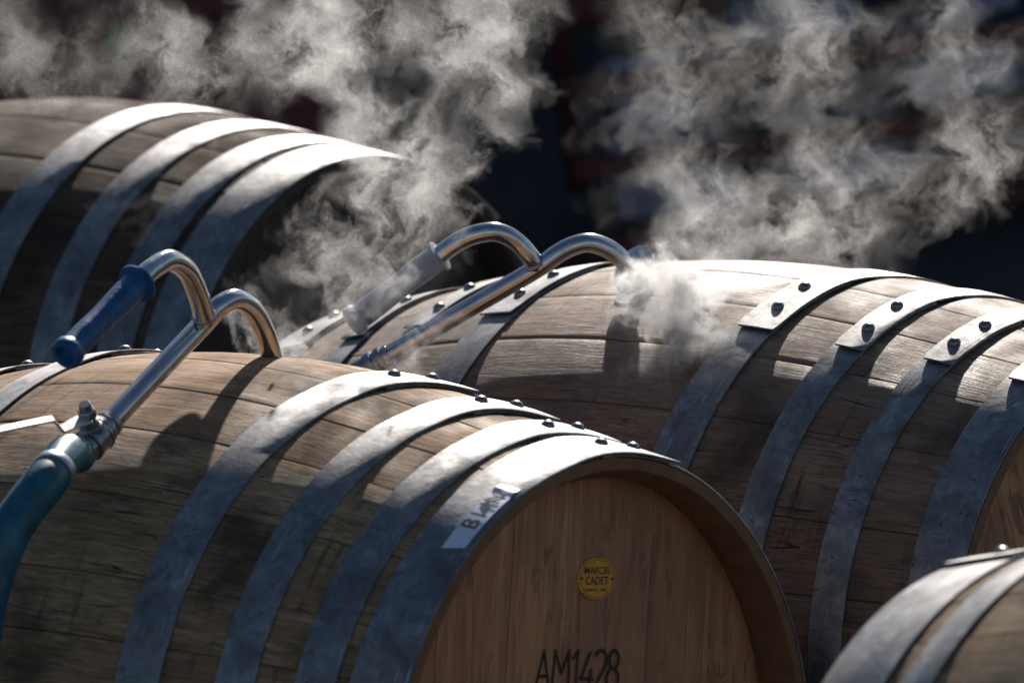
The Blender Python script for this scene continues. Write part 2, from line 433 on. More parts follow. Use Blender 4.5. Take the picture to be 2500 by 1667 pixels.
# bung holes: a closed dark disc, the hole's shade put into its colour, under each wand
for root, P_, T_, rr_ in ((A, PA, 70, .3585), (B, PB, 99.5, .362 * kb)):
    nr = P_(0, R(T_), 1); bm = bmesh.new()
    lathe(bm, [(-.012, .018), (.0002, .019), (.0006, .0205), (.0002, .0215)], P_(-.014 if root is B else 0, R(T_ + (1.5 if root is B else 0)), rr_), nr, 36)
    link('bung_hole', bm, M_HEAD_DARK, root, auto=40)

# ------------------------------------------------------------------ head marks on the lettered barrel
phi = R(-16)
HM = Matrix.Rotation(phi, 4, 'X')
XH = LB - REC
def hp(r, h, off=.0008):                    # r to the right, h up, on the head's face before its turn
    return Vector((XH + off, r, h))
def ribbon(bm, pts, wd, x):
    n = len(pts); L_, R_ = [], []
    for i, p in enumerate(pts):
        a = Vector(pts[max(i - 1, 0)]); b = Vector(pts[min(i + 1, n - 1)]); d = (b - a).normalized(); q = Vector((-d.y, d.x)) * wd / 2
        e = d * (wd * .35) * (-1 if i == 0 else 1 if i == n - 1 else 0)
        L_.append(bm.verts.new((x, p[0] + q.x + e.x, p[1] + q.y + e.y))); R_.append(bm.verts.new((x, p[0] - q.x + e.x, p[1] - q.y + e.y)))
    for i in range(n - 1):
        bm.faces.new((L_[i], L_[i + 1], R_[i + 1], R_[i]))
def arc(cx, cy, rx, ry, a0, a1, n=14): return [(cx + rx * math.cos(R(a0 + (a1 - a0) * i / n)), cy + ry * math.sin(R(a0 + (a1 - a0) * i / n))) for i in range(n + 1)]
GL = {'A': [[(0, 0), (.28, 1), (.56, 0)], [(.10, .36), (.46, .36)]],
      'M': [[(0, 0), (.06, 1), (.34, .42), (.62, 1), (.66, 0)]],
      '1': [[(0, .80), (.16, 1), (.14, 0)]],
      '4': [[(.34, .93), (.02, .28), (.50, .26)], [(.42, .50), (.34, 0)]],
      '2': [arc(.24, .74, .24, .26, 150, -35) + [(.02, .02), (.50, .03)]],
      '8': [arc(.26, .76, .19, .23, 0, 360, 20), arc(.23, .27, .24, .27, 0, 360, 20)]}
bm = bmesh.new()
# position of the lettering: lower left corner near r=-.03, h=.085 in the turned frame
def turned(r, h): v = HM.inverted() @ Vector((0, r, h)); return v.y, v.z
bx, by = turned(-.025, .131)
cx = bx; hgt = .035; k = 0
for ch, adv in (('A', .72), ('M', .86), ('1', .34), ('4', .58), ('2', .56), ('8', .5)):
    for st in [q for st_ in GL[ch] for q in ([st_] if len(st_) > 6 else [list(e_) for e_ in zip(st_, st_[1:])])]:
        ribbon(bm, [(cx + x * hgt * 1.0, by - hgt + y * hgt) for x, y in st], (.0031), XH + .0009 + k * .00004); k += 1
    cx += adv * hgt * .93
bmesh.ops.transform(bm, matrix=HM, verts=bm.verts)
bmesh.ops.recalc_face_normals(bm, faces=bm.faces)
link('lettering', bm, M_INK, A, smooth=False)

bx, by = turned(.0655, .1715)
badge = None
bm = bmesh.new()
lathe(bm, [(0, .0186), (.0012, .0186), (.0016, .0182)], (XH + .0006, bx, by), (1, 0, 0), 48)
OVAL = HM @ Matrix.Translation((0, bx, by)) @ Matrix.Diagonal((1, 1.42, 1, 1)) @ Matrix.Translation((0, -bx, -by))
bmesh.ops.transform(bm, matrix=OVAL, verts=bm.verts)
badge = link('badge', bm, M_BRASS, A, auto=30)
bm = bmesh.new()
ribbon(bm, arc(bx, by, .0166, .0166, 0, 360, 48), .0005, XH + .0024)
for s_ in (-1, 1):
    bmesh.ops.create_circle(bm, cap_ends=True, segments=14, radius=.0013, matrix=Matrix.Translation((XH + .0025, bx + s_ * .0149, by)) @ Matrix.Rotation(R(90), 4, 'Y'))
for x0, cnt in ((-.0108, 8), (-.0007, 2), (.0043, 6)):
    for j in range(cnt):
        xx = bx + x0 + j * .00115
        ribbon(bm, [(xx, by - .0112), (xx + rnd.uniform(-.0003, .0003), by - .0090)], .0005, XH + .0024)
        if j % 2 == 0: ribbon(bm, [(xx, by - .0101), (xx + .0009, by - .0101 + rnd.uniform(-.0005, .0005))], .0004, XH + .00245)
bmesh.ops.transform(bm, matrix=OVAL, verts=bm.verts)
bmesh.ops.recalc_face_normals(bm, faces=bm.faces)
link('badge_border', bm, M_BADGEINK, badge, smooth=False)

def text_mesh(body, size, M, mat, parent, name, sx=1.0, bend=None):
    cu = bpy.data.curves.new(name, 'FONT'); cu.body = body; cu.size = size; cu.align_x = 'CENTER'; cu.align_y = 'CENTER'; cu.offset = size * .012
    o = bpy.data.objects.new(name, cu); COL.objects.link(o)
    dg = bpy.context.evaluated_depsgraph_get(); me = bpy.data.meshes.new_from_object(o.evaluated_get(dg))
    bpy.data.objects.remove(o); bpy.data.curves.remove(cu)
    me.name = name
    for v in me.vertices:
        c = Vector((v.co.x * sx, v.co.y, 0))
        v.co = bend(c) if bend else M @ c
    me.materials.clear(); me.materials.append(mat)
    o = bpy.data.objects.new(name, me); COL.objects.link(o); o.parent = parent
    return o
# text plane: x -> +r, y -> +h, normal -> +x of the barrel
TP = Matrix(((0, 0, 1, 0), (1, 0, 0, 0), (0, 1, 0, 0), (0, 0, 0, 1)))
text_mesh('MARCEL', .0092, HM @ Matrix.Translation((XH + .0025, bx, by + .0068)) @ TP, M_BADGEINK, badge, 'badge_text', 1.08)
text_mesh('CADET', .0102, HM @ Matrix.Translation((XH + .0025, bx, by - .0022)) @ TP, M_BADGEINK, badge, 'badge_text', .98)

# label strip on the chime hoop of the lettered barrel
def onA(x, tdeg, dr): return PA(x, R(tdeg), prof(min(x, LB), .3585) + dr)
bm = bmesh.new(); x0, x1, ta, tb = .4125, .4335, 101.5, 118.5
rows = []
for i in range(41):
    t = ta + (tb - ta) * i / 40
    cr = .0016 * math.exp(-((t - 103.2) / .7) ** 2)
    rows.append([bm.verts.new(onA(x0 + (x1 - x0) * f + .0, t + (1.2 * (1 - f) if i == 40 else 0), .0034 + cr * (.4 + .6 * math.sin(3.1 * f + i * .35) ** 2))) for f in (0, .25, .5, .75, .92, 1)])
for i in range(40):
    for k_ in range(5): bm.faces.new((rows[i][k_], rows[i][k_ + 1], rows[i + 1][k_ + 1], rows[i + 1][k_]))
bmesh.ops.recalc_face_normals(bm, faces=bm.faces)
lab = link('label_strip', bm, M_LABEL, A)
def bendlab(c):                              # text x runs up the hoop (towards smaller angle), text y towards the belly
    t = 109.2 - math.degrees(c.x / .30); x = (x0 + x1) / 2 - c.y
    cr = .0016 * math.exp(-((t - 103.2) / .7) ** 2)
    return onA(x, t, .0039 + cr)
text_mesh('B14N', .0225, None, M_INK, lab, 'label_text', 1.05, bendlab)

# ------------------------------------------------------------------ steaming wands
def grip(parent, p0, p1, rad, mat, flare=1.45, label=None):
    d = (p1 - p0); Lg = d.length; bm = bmesh.new(); pr = []
    pr += [(0, rad * .95), (.0006, rad * flare), (.0035, rad * flare * 1.0), (.0048, rad * 1.08)]
    for i in range(11):
        f = i / 10; pr.append((.008 + (Lg - .022) * f, rad * (1.0 + .04 * math.sin(f * 9) - .05 * f)))
    pr += [(Lg - .011, rad * 1.0), (Lg - .009, rad * 1.16), (Lg - .002, rad * 1.18), (Lg, rad * 1.08), (Lg, rad * .72), (Lg - .004, rad * .6)]
    lathe(bm, pr, p0, d, 36)
    # small moulding ragged bits along the seam
    return link('grip', bm, mat, parent, auto=50)

def bolt_head(bm, p, d, r, h, seg=6): lathe(bm, [(0, r), (h * .85, r), (h, r * .86)], p, d, seg)

W1 = empty('steam_wand', at(662, 870, 6.66), 'bent steel tube with blue rubber grip and lever valve, stuck in the AM1428 barrel', 'steam wand', 'steam wands stuck into barrels')
W1i = W1.matrix_world.copy(); bpy.context.view_layer.update()
def local(root, pts): o = root.location; return [Vector(p) - o for p in pts]
def lp(root, p): return Vector(p) - root.location
tr = .0098
p_valve = at(262, 1038, 6.497); p_j = at(503, 783, 6.612)
main = [p_valve, p_valve.lerp(p_j, .33), p_valve.lerp(p_j, .66), p_j, at(540, 745, 6.622), at(575, 731, 6.635), at(612, 751, 6.65), at(640, 795, 6.662), at(657, 845, 6.672), at(668, 900, 6.68), at(672, 930, 6.685)]
bm = bmesh.new(); sweep(bm, smooth_path(local(W1, main), 8), tr, 32); link('tube', bm, M_TUBE, W1, auto=40)
hb = [at(503, 782, 6.60), at(493, 752, 6.59), at(480, 710, 6.575), at(456, 660, 6.555), at(414, 636, 6.53), at(374, 655, 6.51), at(345, 681, 6.495), at(300, 730, 6.47)]
bm = bmesh.new(); sweep(bm, smooth_path(local(W1, hb), 8), tr, 32); link('grip_tube', bm, M_TUBE, W1, auto=40)
bm = bmesh.new(); lathe(bm, [(-.001, tr * 1.12), (.0012, tr * 1.16), (.003, tr * 1.02)], lp(W1, at(499, 773, 6.598)), at(490, 740, 6.588) - at(503, 783, 6.60), 32); link('weld_bead', bm, M_VALVE, W1)
grip(W1, lp(W1, at(338, 688, 6.49)), lp(W1, at(158, 868, 6.395)), .0126, M_BLUE)
# valve body, ferrules, stem, lever
dv = (p_valve - p_j).normalized()
bm = bmesh.new(); lathe(bm, [(-.006, .0108), (-.0055, .0128), (-.001, .0132), (0, .0118), (.004, .0118), (.0045, .0142), (.008, .0148), (.0095, .0135)], lp(W1, p_valve), dv, 32); link('ferrule', bm, M_VALVE, W1, auto=35)
vb = bm = bmesh.new(); lathe(bm, [(.0095, .0135), (.0105, .0160), (.013, .0164), (.0145, .0150), (.024, .0148), (.028, .0158), (.031, .0158), (.032, .0140), (.037, .0132), (.040, .0146), (.043, .0146), (.044, .0120), (.052, .0118)], lp(W1, p_valve), dv, 36)
body = link('valve_body', vb, M_VALVE, W1, auto=35)
pst = p_valve + dv * .021
upv = (at(167, 1004, 6.44) - at(196, 1062, 6.455)).normalized(); upv = (upv - dv * upv.dot(dv)).normalized()
upv = (upv + Vector((-.15, -.35, .2))).normalized(); upv = (upv - dv * upv.dot(dv)).normalized()
bm = bmesh.new(); lathe(bm, [(.008, .0115), (.015, .0105), (.0165, .0085), (.020, .0082), (.0205, .0066), (.024, .0064)], lp(W1, pst), upv, 24); link('stem', bm, M_VALVE, W1, auto=35)
bm = bmesh.new(); bolt_head(bm, lp(W1, pst + upv * .0255), upv, .0084, .008); lathe(bm, [(0, .0056), (.006, .0056), (.0068, .0048)], lp(W1, pst + upv * .0335), upv, 16); link('nut', bm, M_VALVE, W1, auto=30)
# lever: cranked strip
e0 = lp(W1, pst + upv * .0248)
e1 = lp(W1, at(150, 1048, 6.43)); e2 = lp(W1, at(128, 1022, 6.425)); e3 = lp(W1, at(60, 1036, 6.40)); e4 = lp(W1, at(-60, 1062, 6.37))
bm = bmesh.new(); path = [e0 - (e1 - e0).normalized() * .012, e0, e1, e2, e3, e4]
wdir = upv.cross(Vector((-1, -.1, 0))).normalized(); prev = None; wl = [.0070, .0070, .0042, .0038, .0040, .0040]
for i, p in enumerate(path):
    d = (path[min(i + 1, 5)] - path[max(i - 1, 0)]).normalized(); nn = d.cross(wdir).normalized(); ww = (nn.cross(d)).normalized()
    q = [bm.verts.new(p + ww * sx_ * wl[i] + nn * sy_ * .0013) for sx_, sy_ in ((-1, -1), (1, -1), (1, 1), (-1, 1))]
    if prev:
        for k_ in range(4): bm.faces.new((prev[k_], prev[(k_ + 1) % 4], q[(k_ + 1) % 4], q[k_]))
    else: bm.faces.new(q[::-1])
    prev = q
bm.faces.new(prev); bmesh.ops.recalc_face_normals(bm, faces=bm.faces)
bmesh.ops.bevel(bm, geom=[e for e in bm.edges if e.calc_face_angle(0) > .9], offset=.0006, segments=2, affect='EDGES')
link('lever', bm, M_LEVER, W1, auto=30)

# hose on the first wand
hs = p_valve + dv * .046
hose_pts = [hs, at(162, 1110, 6.42), at(118, 1168, 6.37), at(66, 1232, 6.345), at(22, 1300, 6.33), at(-18, 1400, 6.32), at(-42, 1500, 6.31), at(-60, 1640, 6.30), at(-75, 1850, 6.28), at(-90, 2200, 6.24), Vector((-.52, 6.16, .16)), Vector((-.58, 6.08, .03)), Vector((-.80, 5.95, .019)), Vector((-1.5, 5.9, .019))]
H1 = empty('steam_hose', hs, 'teal blue rubber hose with a steel clamp, hanging from the valve at lower left', 'hose')
pp = smooth_path(local(H1, hose_pts), 8)
rr = [.0155 if i < 2 else .0168 if i < 4 else .0175 if i < 7 else .0176 if i < 10 else .0176 if i < 16 else .0192 for i in range(len(pp))]
rr = [sum(rr[max(0, i - 1):i + 2]) / len(rr[max(0, i - 1):i + 2]) for i in range(len(rr))]
bm = bmesh.new(); sweep(bm, pp, rr, 40); link('rubber_hose', bm, M_HOSE, H1, auto=60)
ci = 14; dc = (pp[ci + 1] - pp[ci - 1]).normalized()
bm = bmesh.new(); lathe(bm, [(-.0058, .0178), (-.0056, .0192), (-.0045, .0197), (.0045, .0199), (.0056, .0194), (.0058, .0178)], pp[ci], dc, 40); link('clamp_band', bm, M_CLAMP, H1, auto=40)

# second wand, in the grey barrel
W2 = empty('steam_wand', at(1575, 712, 7.147), 'bent steel tube with round splash disc and grey grip, standing in the grey right barrel', 'steam wand', 'steam wands stuck into barrels')
p_n = at(915, 886, 7.160); p_k = at(1309, 657, 7.133)
main = [p_n, p_n.lerp(p_k, .33), p_n.lerp(p_k, .66), p_k, at(1358, 622, 7.133), at(1400, 600, 7.134), at(1443, 593, 7.136), at(1493, 612, 7.139), at(1534, 651, 7.142), at(1562, 692, 7.145), at(1582, 725, 7.147), at(1596, 750, 7.155)]
bm = bmesh.new(); sweep(bm, smooth_path(local(W2, main), 8), .0094, 32); link('tube', bm, M_TUBE, W2, auto=40)
hb = [at(1311, 655, 7.133), at(1294, 626, 7.129), at(1262, 591, 7.127), at(1230, 572, 7.125), at(1195, 566, 7.123), at(1146, 577, 7.123), at(1100, 602, 7.125), at(1040, 650, 7.128)]
bm = bmesh.new(); sweep(bm, smooth_path(local(W2, hb), 8), .0094, 32); link('grip_tube', bm, M_TUBE, W2, auto=40)
bm = bmesh.new(); lathe(bm, [(-.001, .0108), (.0012, .0112), (.003, .0096)], lp(W2, at(1305, 645, 7.131)), at(1294, 626, 7.129) - at(1311, 655, 7.133), 32); link('weld_bead', bm, M_VALVE, W2)
grip(W2, lp(W2, at(1076, 622, 7.127)), lp(W2, at(858, 788, 7.145)), .0130, M_GREYGRIP, 1.25)
dd = -Vector((-.62, -.52, .60)).normalized()
bm = bmesh.new(); lathe(bm, [(-.001, .0255), (.0010, .0258), (.0016, .0245), (.0030, .012), (.0042, .0100)], lp(W2, at(1549, 660, 7.143)), -dd, 48); link('splash_disc', bm, M_CLAMP, W2, auto=35)
d2 = (p_n - p_k).normalized()
bm = bmesh.new(); lathe(bm, [(-.018, .0106), (-.012, .0106), (-.011, .0130), (-.006, .0134), (-.005, .0112), (-.001, .0112), (0, .0140), (.007, .0142), (.008, .0118), (.03, .0122), (.031, .0155), (.05, .0155)], lp(W2, p_n), d2, 28); link('union_nut', bm, M_VALVE, W2, auto=30)
H2 = empty('steam_hose', p_n + d2 * .05, 'rubber hose running down between the barrels from the second wand', 'hose')
bm = bmesh.new(); e = p_n + d2 * .045
sweep(bm, smooth_path(local(H2, [e, e + d2 * .05 + Vector((-.02, -.01, -.01)), e + d2 * .08 + Vector((-.06, .06, -.06)), e + Vector((-.16, .10, -.2)), e + Vector((-.17, .14, -.4))]), 6), .018, 24); link('rubber_hose', bm, M_HOSE, H2)

# ------------------------------------------------------------------ yard, bearers
def asphalt():
    s = N('wet_asphalt'); ob = s.n('TexCoord').outputs['Object']
    a = s.noise(ob, 90, 5, .6); b = s.noise(ob, 3, 4)
    c = s.mix(a, (.02, .02, .022), (.055, .053, .05))
    return s.bsdf(Base_Color=c, Roughness=s.mapr(b, .3, .7, .6, .85), Normal=s.bump(a, .6, .004))
bm = bmesh.new(); bmesh.ops.create_grid(bm, x_segments=2, y_segments=2, size=300); tag(link('ground', bm, asphalt(), smooth=False), kind='structure')
M_BEAM = plain('old_timber', (.10, .075, .05), .8, 0, 40, .002)
def bearer(o, F, Rb, s_, label):
    a, n, z = F; c = Vector(o.location) + a * s_
    zb = c.z - prof(s_, Rb) - .004
    if zb < .02: return
    bm = bmesh.new(); M = Matrix(((a.x, n.x, 0), (a.y, n.y, 0), (0, 0, 1))).to_4x4()
    hgt = zb
    box(bm, (0, 0, 0), (.09, .62, hgt), M, .004)
    for q in (-1, 1):                       # wedge chocks
        vs = [bm.verts.new(M @ Vector(p)) for p in ((-.04, q * .10, hgt / 2 + .001), (.04, q * .10, hgt / 2 + .001), (.04, q * .24, hgt / 2 + .001), (-.04, q * .24, hgt / 2 + .001), (-.04, q * .24, hgt / 2 + .075), (.04, q * .24, hgt / 2 + .075))]
        for f in ((0, 1, 2, 3), (0, 3, 4), (1, 5, 2), (3, 2, 5, 4), (0, 4, 5, 1)): bm.faces.new([vs[i] for i in f])
    bmesh.ops.recalc_face_normals(bm, faces=bm.faces)
    b = link('timber_bearer', bm, M_BEAM, None, smooth=False); b.location = (c.x, c.y, zb - hgt / 2)
    tag(b, label, 'timber', 'timber bearers under the barrels')
for o, F, Rb, nm in ((A, FA, .3585, 'barrel lettered AM1428'), (B, FB, .364, 'grey right barrel'), (C_, FC, .384, 'blurred upper left barrel'), (D_, FD, .3585, 'corner barrel')):
    bearer(o, F, Rb, -.25, 'rough timber bearer under the rear end of the ' + nm)
    bearer(o, F, Rb, .25, 'rough timber bearer under the head end of the ' + nm)

# ------------------------------------------------------------------ far background: red racks, bins, added dark wall
M_RED = plain('red_rack_paint', (.09, .014, .012), .6, 0, 20, .001)
M_REDBIN = plain('red_bin_paint', (.085, .016, .014), .6, 0, 12, .001)
M_DARKWALL = plain('dark_board_wall', (.034, .033, .034), .7, 0, 8, .001)
M_BLUEDRUM = plain('blue_grey_crate', (.24, .28, .38), .6, 0, 15, .001)
M_GREEN = plain('green_sticker', (.05, .13, .04), .6)
wl_ = empty('added_wall', (0, 12.6, 0), 'added dark boarded wall filling the gap far behind the barrels', 'wall')  # wall added to make the gap between bin and racks dark
for i in range(26):
    bm = bmesh.new(); box(bm, (-2.6 + i * .2, .012 * (i % 2), .85), (.206, .03, 1.7), None, .004); link('board', bm, M_DARKWALL, wl_, smooth=False)

# stack of nested red steel racks with blue-grey crates in them, behind the right barrel
rk = empty('barrel_rack_stack', (.62, 10.9, 0), 'out of focus stack of red steel racks far behind the right barrel', 'rack')
for lv in range(10):
    z = .03 + lv * .118
    for sy in (-.28, .28):
        bm = bmesh.new(); box(bm, (0, sy, z + .02), (1.0, .04, .026), None, .003); link('rail', bm, M_RED, rk, smooth=False)
for sx_ in (-.49, .49):
    for sy in (.28,):
        bm = bmesh.new(); box(bm, (sx_, sy, .62), (.035, .035, 1.2), None, .003); link('post', bm, M_RED, rk, smooth=False)
rg = random.Random(5)
for lv in range(10):
    z = .03 + lv * .118 + .036
    for k_ in range(4):
        if rg.random() < .35: continue
        ww_ = rg.uniform(.10, .2)
        bm = bmesh.new(); box(bm, (0, 0, .033), (ww_, .3, .066), None, .004)
        for j in (-1, 1): box(bm, (0, j * .152, .033), (ww_ + .01, .006, .012), None)
        o = link('crate', bm, M_BLUEDRUM, None, smooth=False); o.location = (.62 - .37 + k_ * .24 + rg.uniform(-.03, .03), 10.86, z)
        tag(o, 'one of the low blue grey crates lying in the far red racks', 'crate', 'blue grey crates in the far red racks')

bn = empty('fruit_bin', (-.62, 10.6, 0), 'dark red picking bin with a green sticker, blurred behind the upper left barrel', 'bin')
for i in range(9):
    bm = bmesh.new(); box(bm, (0, -.4, .06 + i * .105), (.86, .02, .098), None, .003); link('slat', bm, M_REDBIN, bn, smooth=False)
for sx_ in (-.42, .42):
    bm = bmesh.new(); box(bm, (sx_, 0, .48), (.02, .8, .95), None, .003); link('side_panel', bm, M_REDBIN, bn, smooth=False)
bm = bmesh.new(); box(bm, (0, .4, .48), (.86, .02, .95), None, .003); link('rear_panel', bm, M_REDBIN, bn, smooth=False)
bm = bmesh.new(); box(bm, (at(283, 105, 10.19).x + .62, -.414, at(283, 105, 10.19).z), (.026, .006, .046)); link('sticker', bm, M_GREEN, bn, smooth=False)

# ------------------------------------------------------------------ steam
def spectral(n, seed, slope, kcut, vec=False):
    g = np.random.default_rng(seed); k = np.fft.fftfreq(n) * n; kz = np.fft.rfftfreq(n) * n
    KX, KY, KZ = np.meshgrid(k, k, kz, indexing='ij'); K = np.sqrt(KX ** 2 + KY ** 2 + KZ ** 2); K[0, 0, 0] = 1
    amp = K ** slope * np.exp(-(K / kcut) ** 2); amp[0, 0, 0] = 0
    if not vec:
        r = np.fft.irfftn(np.fft.rfftn(g.standard_normal((n, n, n))) * amp, s=(n,) * 3)
        return (r / r.std()).astype(np.float32)
    A_ = [np.fft.rfftn(g.standard_normal((n, n, n))) * amp for _ in range(3)]
    v = np.stack([np.fft.irfftn(1j * q, s=(n,) * 3) for q in (KY * A_[2] - KZ * A_[1], KZ * A_[0] - KX * A_[2], KX * A_[1] - KY * A_[0])], -1).astype(np.float32)
    return v / v.std()
NV = 96
VEL1 = spectral(NV, 4, -2.7, 13, True)        # slow large eddies
VEL2 = spectral(NV, 5, -2.9, 19, True)       # small curls
TEX = spectral(NV, 9, -1.9, 22)
BIG = spectral(NV, 12, -2.6, 8)

def steam_field(lo, hi, vs, puffs, adv1=.014, adv2=.0085, steps=9, p1_=.145, p2_=.052):
    lo = np.array(lo, np.float32); hi = np.array(hi, np.float32)
    nn = np.ceil((hi - lo) / vs).astype(int) + 1
    ax = [lo[i] + np.arange(nn[i], dtype=np.float32) * vs for i in range(3)]
    out = np.zeros(nn, np.float32)
    CH = 16; C = np.array([p[0] for p in puffs], np.float32); RR = np.array([p[1] for p in puffs], np.float32); W = np.array([p[2] for p in puffs], np.float32)
    # coarse envelope grid of the plume (1 cm), looked up at the traced-back places
    cv = .008; cl = lo - .12; cn = np.ceil((hi - lo + .24) / cv).astype(int) + 1
    g = np.meshgrid(*[cl[i] + np.arange(cn[i], dtype=np.float32) * cv for i in range(3)], indexing='ij')
    env = np.zeros(cn, np.float32)
    for c, r, w_ in puffs:
        q = ((g[0] - c[0]) ** 2 + ((g[1] - c[1]) * 1.7) ** 2 + (g[2] - c[2]) ** 2) / (r * r)
        env = np.maximum(env, w_ * np.clip(1.3 - q, 0, 1))
    def look(F, x, y, z, per, n=NV):
        s = n / per
        return F[(x * s).astype(np.int32) % n, (y * s).astype(np.int32) % n, (z * s).astype(np.int32) % n]
    jr = np.random.default_rng(1)
    for i0 in range(0, nn[0], CH):
        X, Y, Z = np.meshgrid(ax[0][i0:i0 + CH] + 10, ax[1] + 10, ax[2] + 10, indexing='ij')
        x = X.ravel(); y = Y.ravel(); z = Z.ravel()
        # skip what can never reach the plume
        xc = np.clip(((x - 10 - cl[0]) / cv + .5).astype(np.int32), 0, cn[0] - 1); yc = np.clip(((y - 10 - cl[1]) / cv + .5).astype(np.int32), 0, cn[1] - 1); zc = np.clip(((z - 10 - cl[2]) / cv + .5).astype(np.int32), 0, cn[2] - 1)
        idx = np.nonzero(NEAR(env)[xc, yc, zc] > 0)[0] if i0 == 0 else np.nonzero(NEAR.m[xc, yc, zc] > 0)[0]
        if len(idx) == 0: continue
        x, y, z = x[idx], y[idx], z[idx]
        for s_ in range(steps):
            v = look(VEL2, x, y, z, p2_); x = x - v[:, 0] * (adv2 / steps); y = y - v[:, 1] * (adv2 / steps); z = z - v[:, 2] * (adv2 / steps)
            v = look(VEL1, x, y, z, p1_); x = x - v[:, 0] * (adv1 / steps); y = y - v[:, 1] * (adv1 / steps); z = z - v[:, 2] * (adv1 / steps)
        e = env[np.clip(((x - 10 - cl[0]) / cv + .5).astype(np.int32), 0, cn[0] - 1), np.clip(((y - 10 - cl[1]) / cv + .5).astype(np.int32), 0, cn[1] - 1), np.clip(((z - 10 - cl[2]) / cv + .5).astype(np.int32), 0, cn[2] - 1)]
        t = look(TEX, x, y, z, .072); b = look(BIG, x, y, z, .15)
        sheet = np.exp(-(t * 3.6) ** 2) * .85 + np.exp(-((t - 1.1) * 5) ** 2) * .6
        m = np.clip(.55 + .45 * t, 0, 1.6) * .22 + sheet * 1.05
        m *= np.clip(.66 + .50 * b, 0.03, 1.6)
        blk = np.zeros(X.size, np.float32); blk[idx] = e * m
        out[i0:i0 + CH] = blk.reshape(-1, nn[1], nn[2])
    e = 6
    for a_ in range(3):
        wv = np.clip(np.minimum(np.arange(nn[a_]), nn[a_] - 1 - np.arange(nn[a_])) / e, 0, 1).astype(np.float32)
        sh = [1, 1, 1]; sh[a_] = nn[a_]; out *= wv.reshape(sh)
    return out, lo, nn
class _Near:
    """the plume's envelope grown by the farthest that the eddies carry it"""
    def __call__(s, env):
        m = env > 0
        for a in range(3):
            for _ in range(1):
                q = m.copy()
                for k in range(1, 8):
                    sl = [slice(None)] * 3; sr = [slice(None)] * 3; sl[a] = slice(k, None); sr[a] = slice(None, -k)
                    q[tuple(sl)] |= m[tuple(sr)]; q[tuple(sr)] |= m[tuple(sl)]
                m = q
        s.m = m; return m
NEAR = _Near()

def steam(name, lo, hi, vs, puffs, gain, label):
    out, lo, nn = steam_field(lo, hi, vs, puffs)
    me = bpy.data.meshes.new(name); me.vertices.add(out.size)
    at_ = me.attributes.new('dens', 'FLOAT', 'POINT'); at_.data.foreach_set('value', out.ravel())
    o = bpy.data.objects.new(name, me); COL.objects.link(o)
    tag(o, label, 'steam', kind='stuff')
    # geometry nodes: fog volume from the stored values
    ng = bpy.data.node_groups.new(name + '_nodes', 'GeometryNodeTree')
    ng.interface.new_socket('Geometry', in_out='INPUT', socket_type='NodeSocketGeometry')
    ng.interface.new_socket('Geometry', in_out='OUTPUT', socket_type='NodeSocketGeometry')
    nd = ng.nodes; L_ = ng.links
    gi = nd.new('NodeGroupInput'); go = nd.new('NodeGroupOutput')
    pos = nd.new('GeometryNodeInputPosition')
    sub = nd.new('ShaderNodeVectorMath'); sub.operation = 'SUBTRACT'; sub.inputs[1].default_value = tuple(float(q) for q in lo); L_.new(pos.outputs[0], sub.inputs[0])
    scl = nd.new('ShaderNodeVectorMath'); scl.operation = 'SCALE'; scl.inputs['Scale'].default_value = 1 / vs; L_.new(sub.outputs[0], scl.inputs[0])
    sep = nd.new('ShaderNodeSeparateXYZ'); L_.new(scl.outputs[0], sep.inputs[0])
    def mth(op, a, b):
        m = nd.new('ShaderNodeMath'); m.operation = op
        for i, q in enumerate((a, b)):
            if isinstance(q, bpy.types.NodeSocket): L_.new(q, m.inputs[i])
            elif q is not None: m.inputs[i].default_value = q
        return m.outputs[0]
    ri = [nd.new('FunctionNodeFloatToInt') for _ in range(3)]
    for i in range(3): ri[i].rounding_mode = 'ROUND'; L_.new(sep.outputs[i], ri[i].inputs[0])
    def imth(op, a, b):
        m = nd.new('FunctionNodeIntegerMath'); m.operation = op
        for i, q in enumerate((a, b)):
            if isinstance(q, bpy.types.NodeSocket): L_.new(q, m.inputs[i])
            else: m.inputs[i].default_value = int(q)
        return m.outputs[0]
    ind = imth('ADD', imth('MULTIPLY', imth('ADD', imth('MULTIPLY', ri[0].outputs[0], nn[1]), ri[1].outputs[0]), nn[2]), ri[2].outputs[0])
    na = nd.new('GeometryNodeInputNamedAttribute'); na.data_type = 'FLOAT'; na.inputs[0].default_value = 'dens'
    si = nd.new('GeometryNodeSampleIndex'); si.data_type = 'FLOAT'; si.domain = 'POINT'; si.clamp = True
    L_.new(gi.outputs[0], si.inputs['Geometry']); L_.new(na.outputs[0], si.inputs['Value']); L_.new(ind, si.inputs['Index'])
    vc = nd.new('GeometryNodeVolumeCube')
    L_.new(si.outputs[0], vc.inputs['Density'])
    vc.inputs['Min'].default_value = tuple(float(q) for q in lo); vc.inputs['Max'].default_value = tuple(float(lo[i] + (nn[i] - 1) * vs) for i in range(3))
    for k_, i in (('Resolution X', 0), ('Resolution Y', 1), ('Resolution Z', 2)): vc.inputs[k_].default_value = int(nn[i])
    s = N(name + '_vapour')
    pv = s.n('VolumePrincipled', {'Color': (1, 1, 1, 1), 'Density': gain, 'Anisotropy': .45})
    s.t.links.new(pv.outputs[0], s.out.inputs['Volume'])
    sm = nd.new('GeometryNodeSetMaterial'); sm.inputs['Material'].default_value = s.m
    L_.new(vc.outputs[0], sm.inputs[0]); L_.new(sm.outputs[0], go.inputs[0])
    me.materials.append(s.m)
    md = o.modifiers.new('fog', 'NODES'); md.node_group = ng
    print(name, nn, out.size, 'mean', out.mean(), 'max', out.max())
    return o

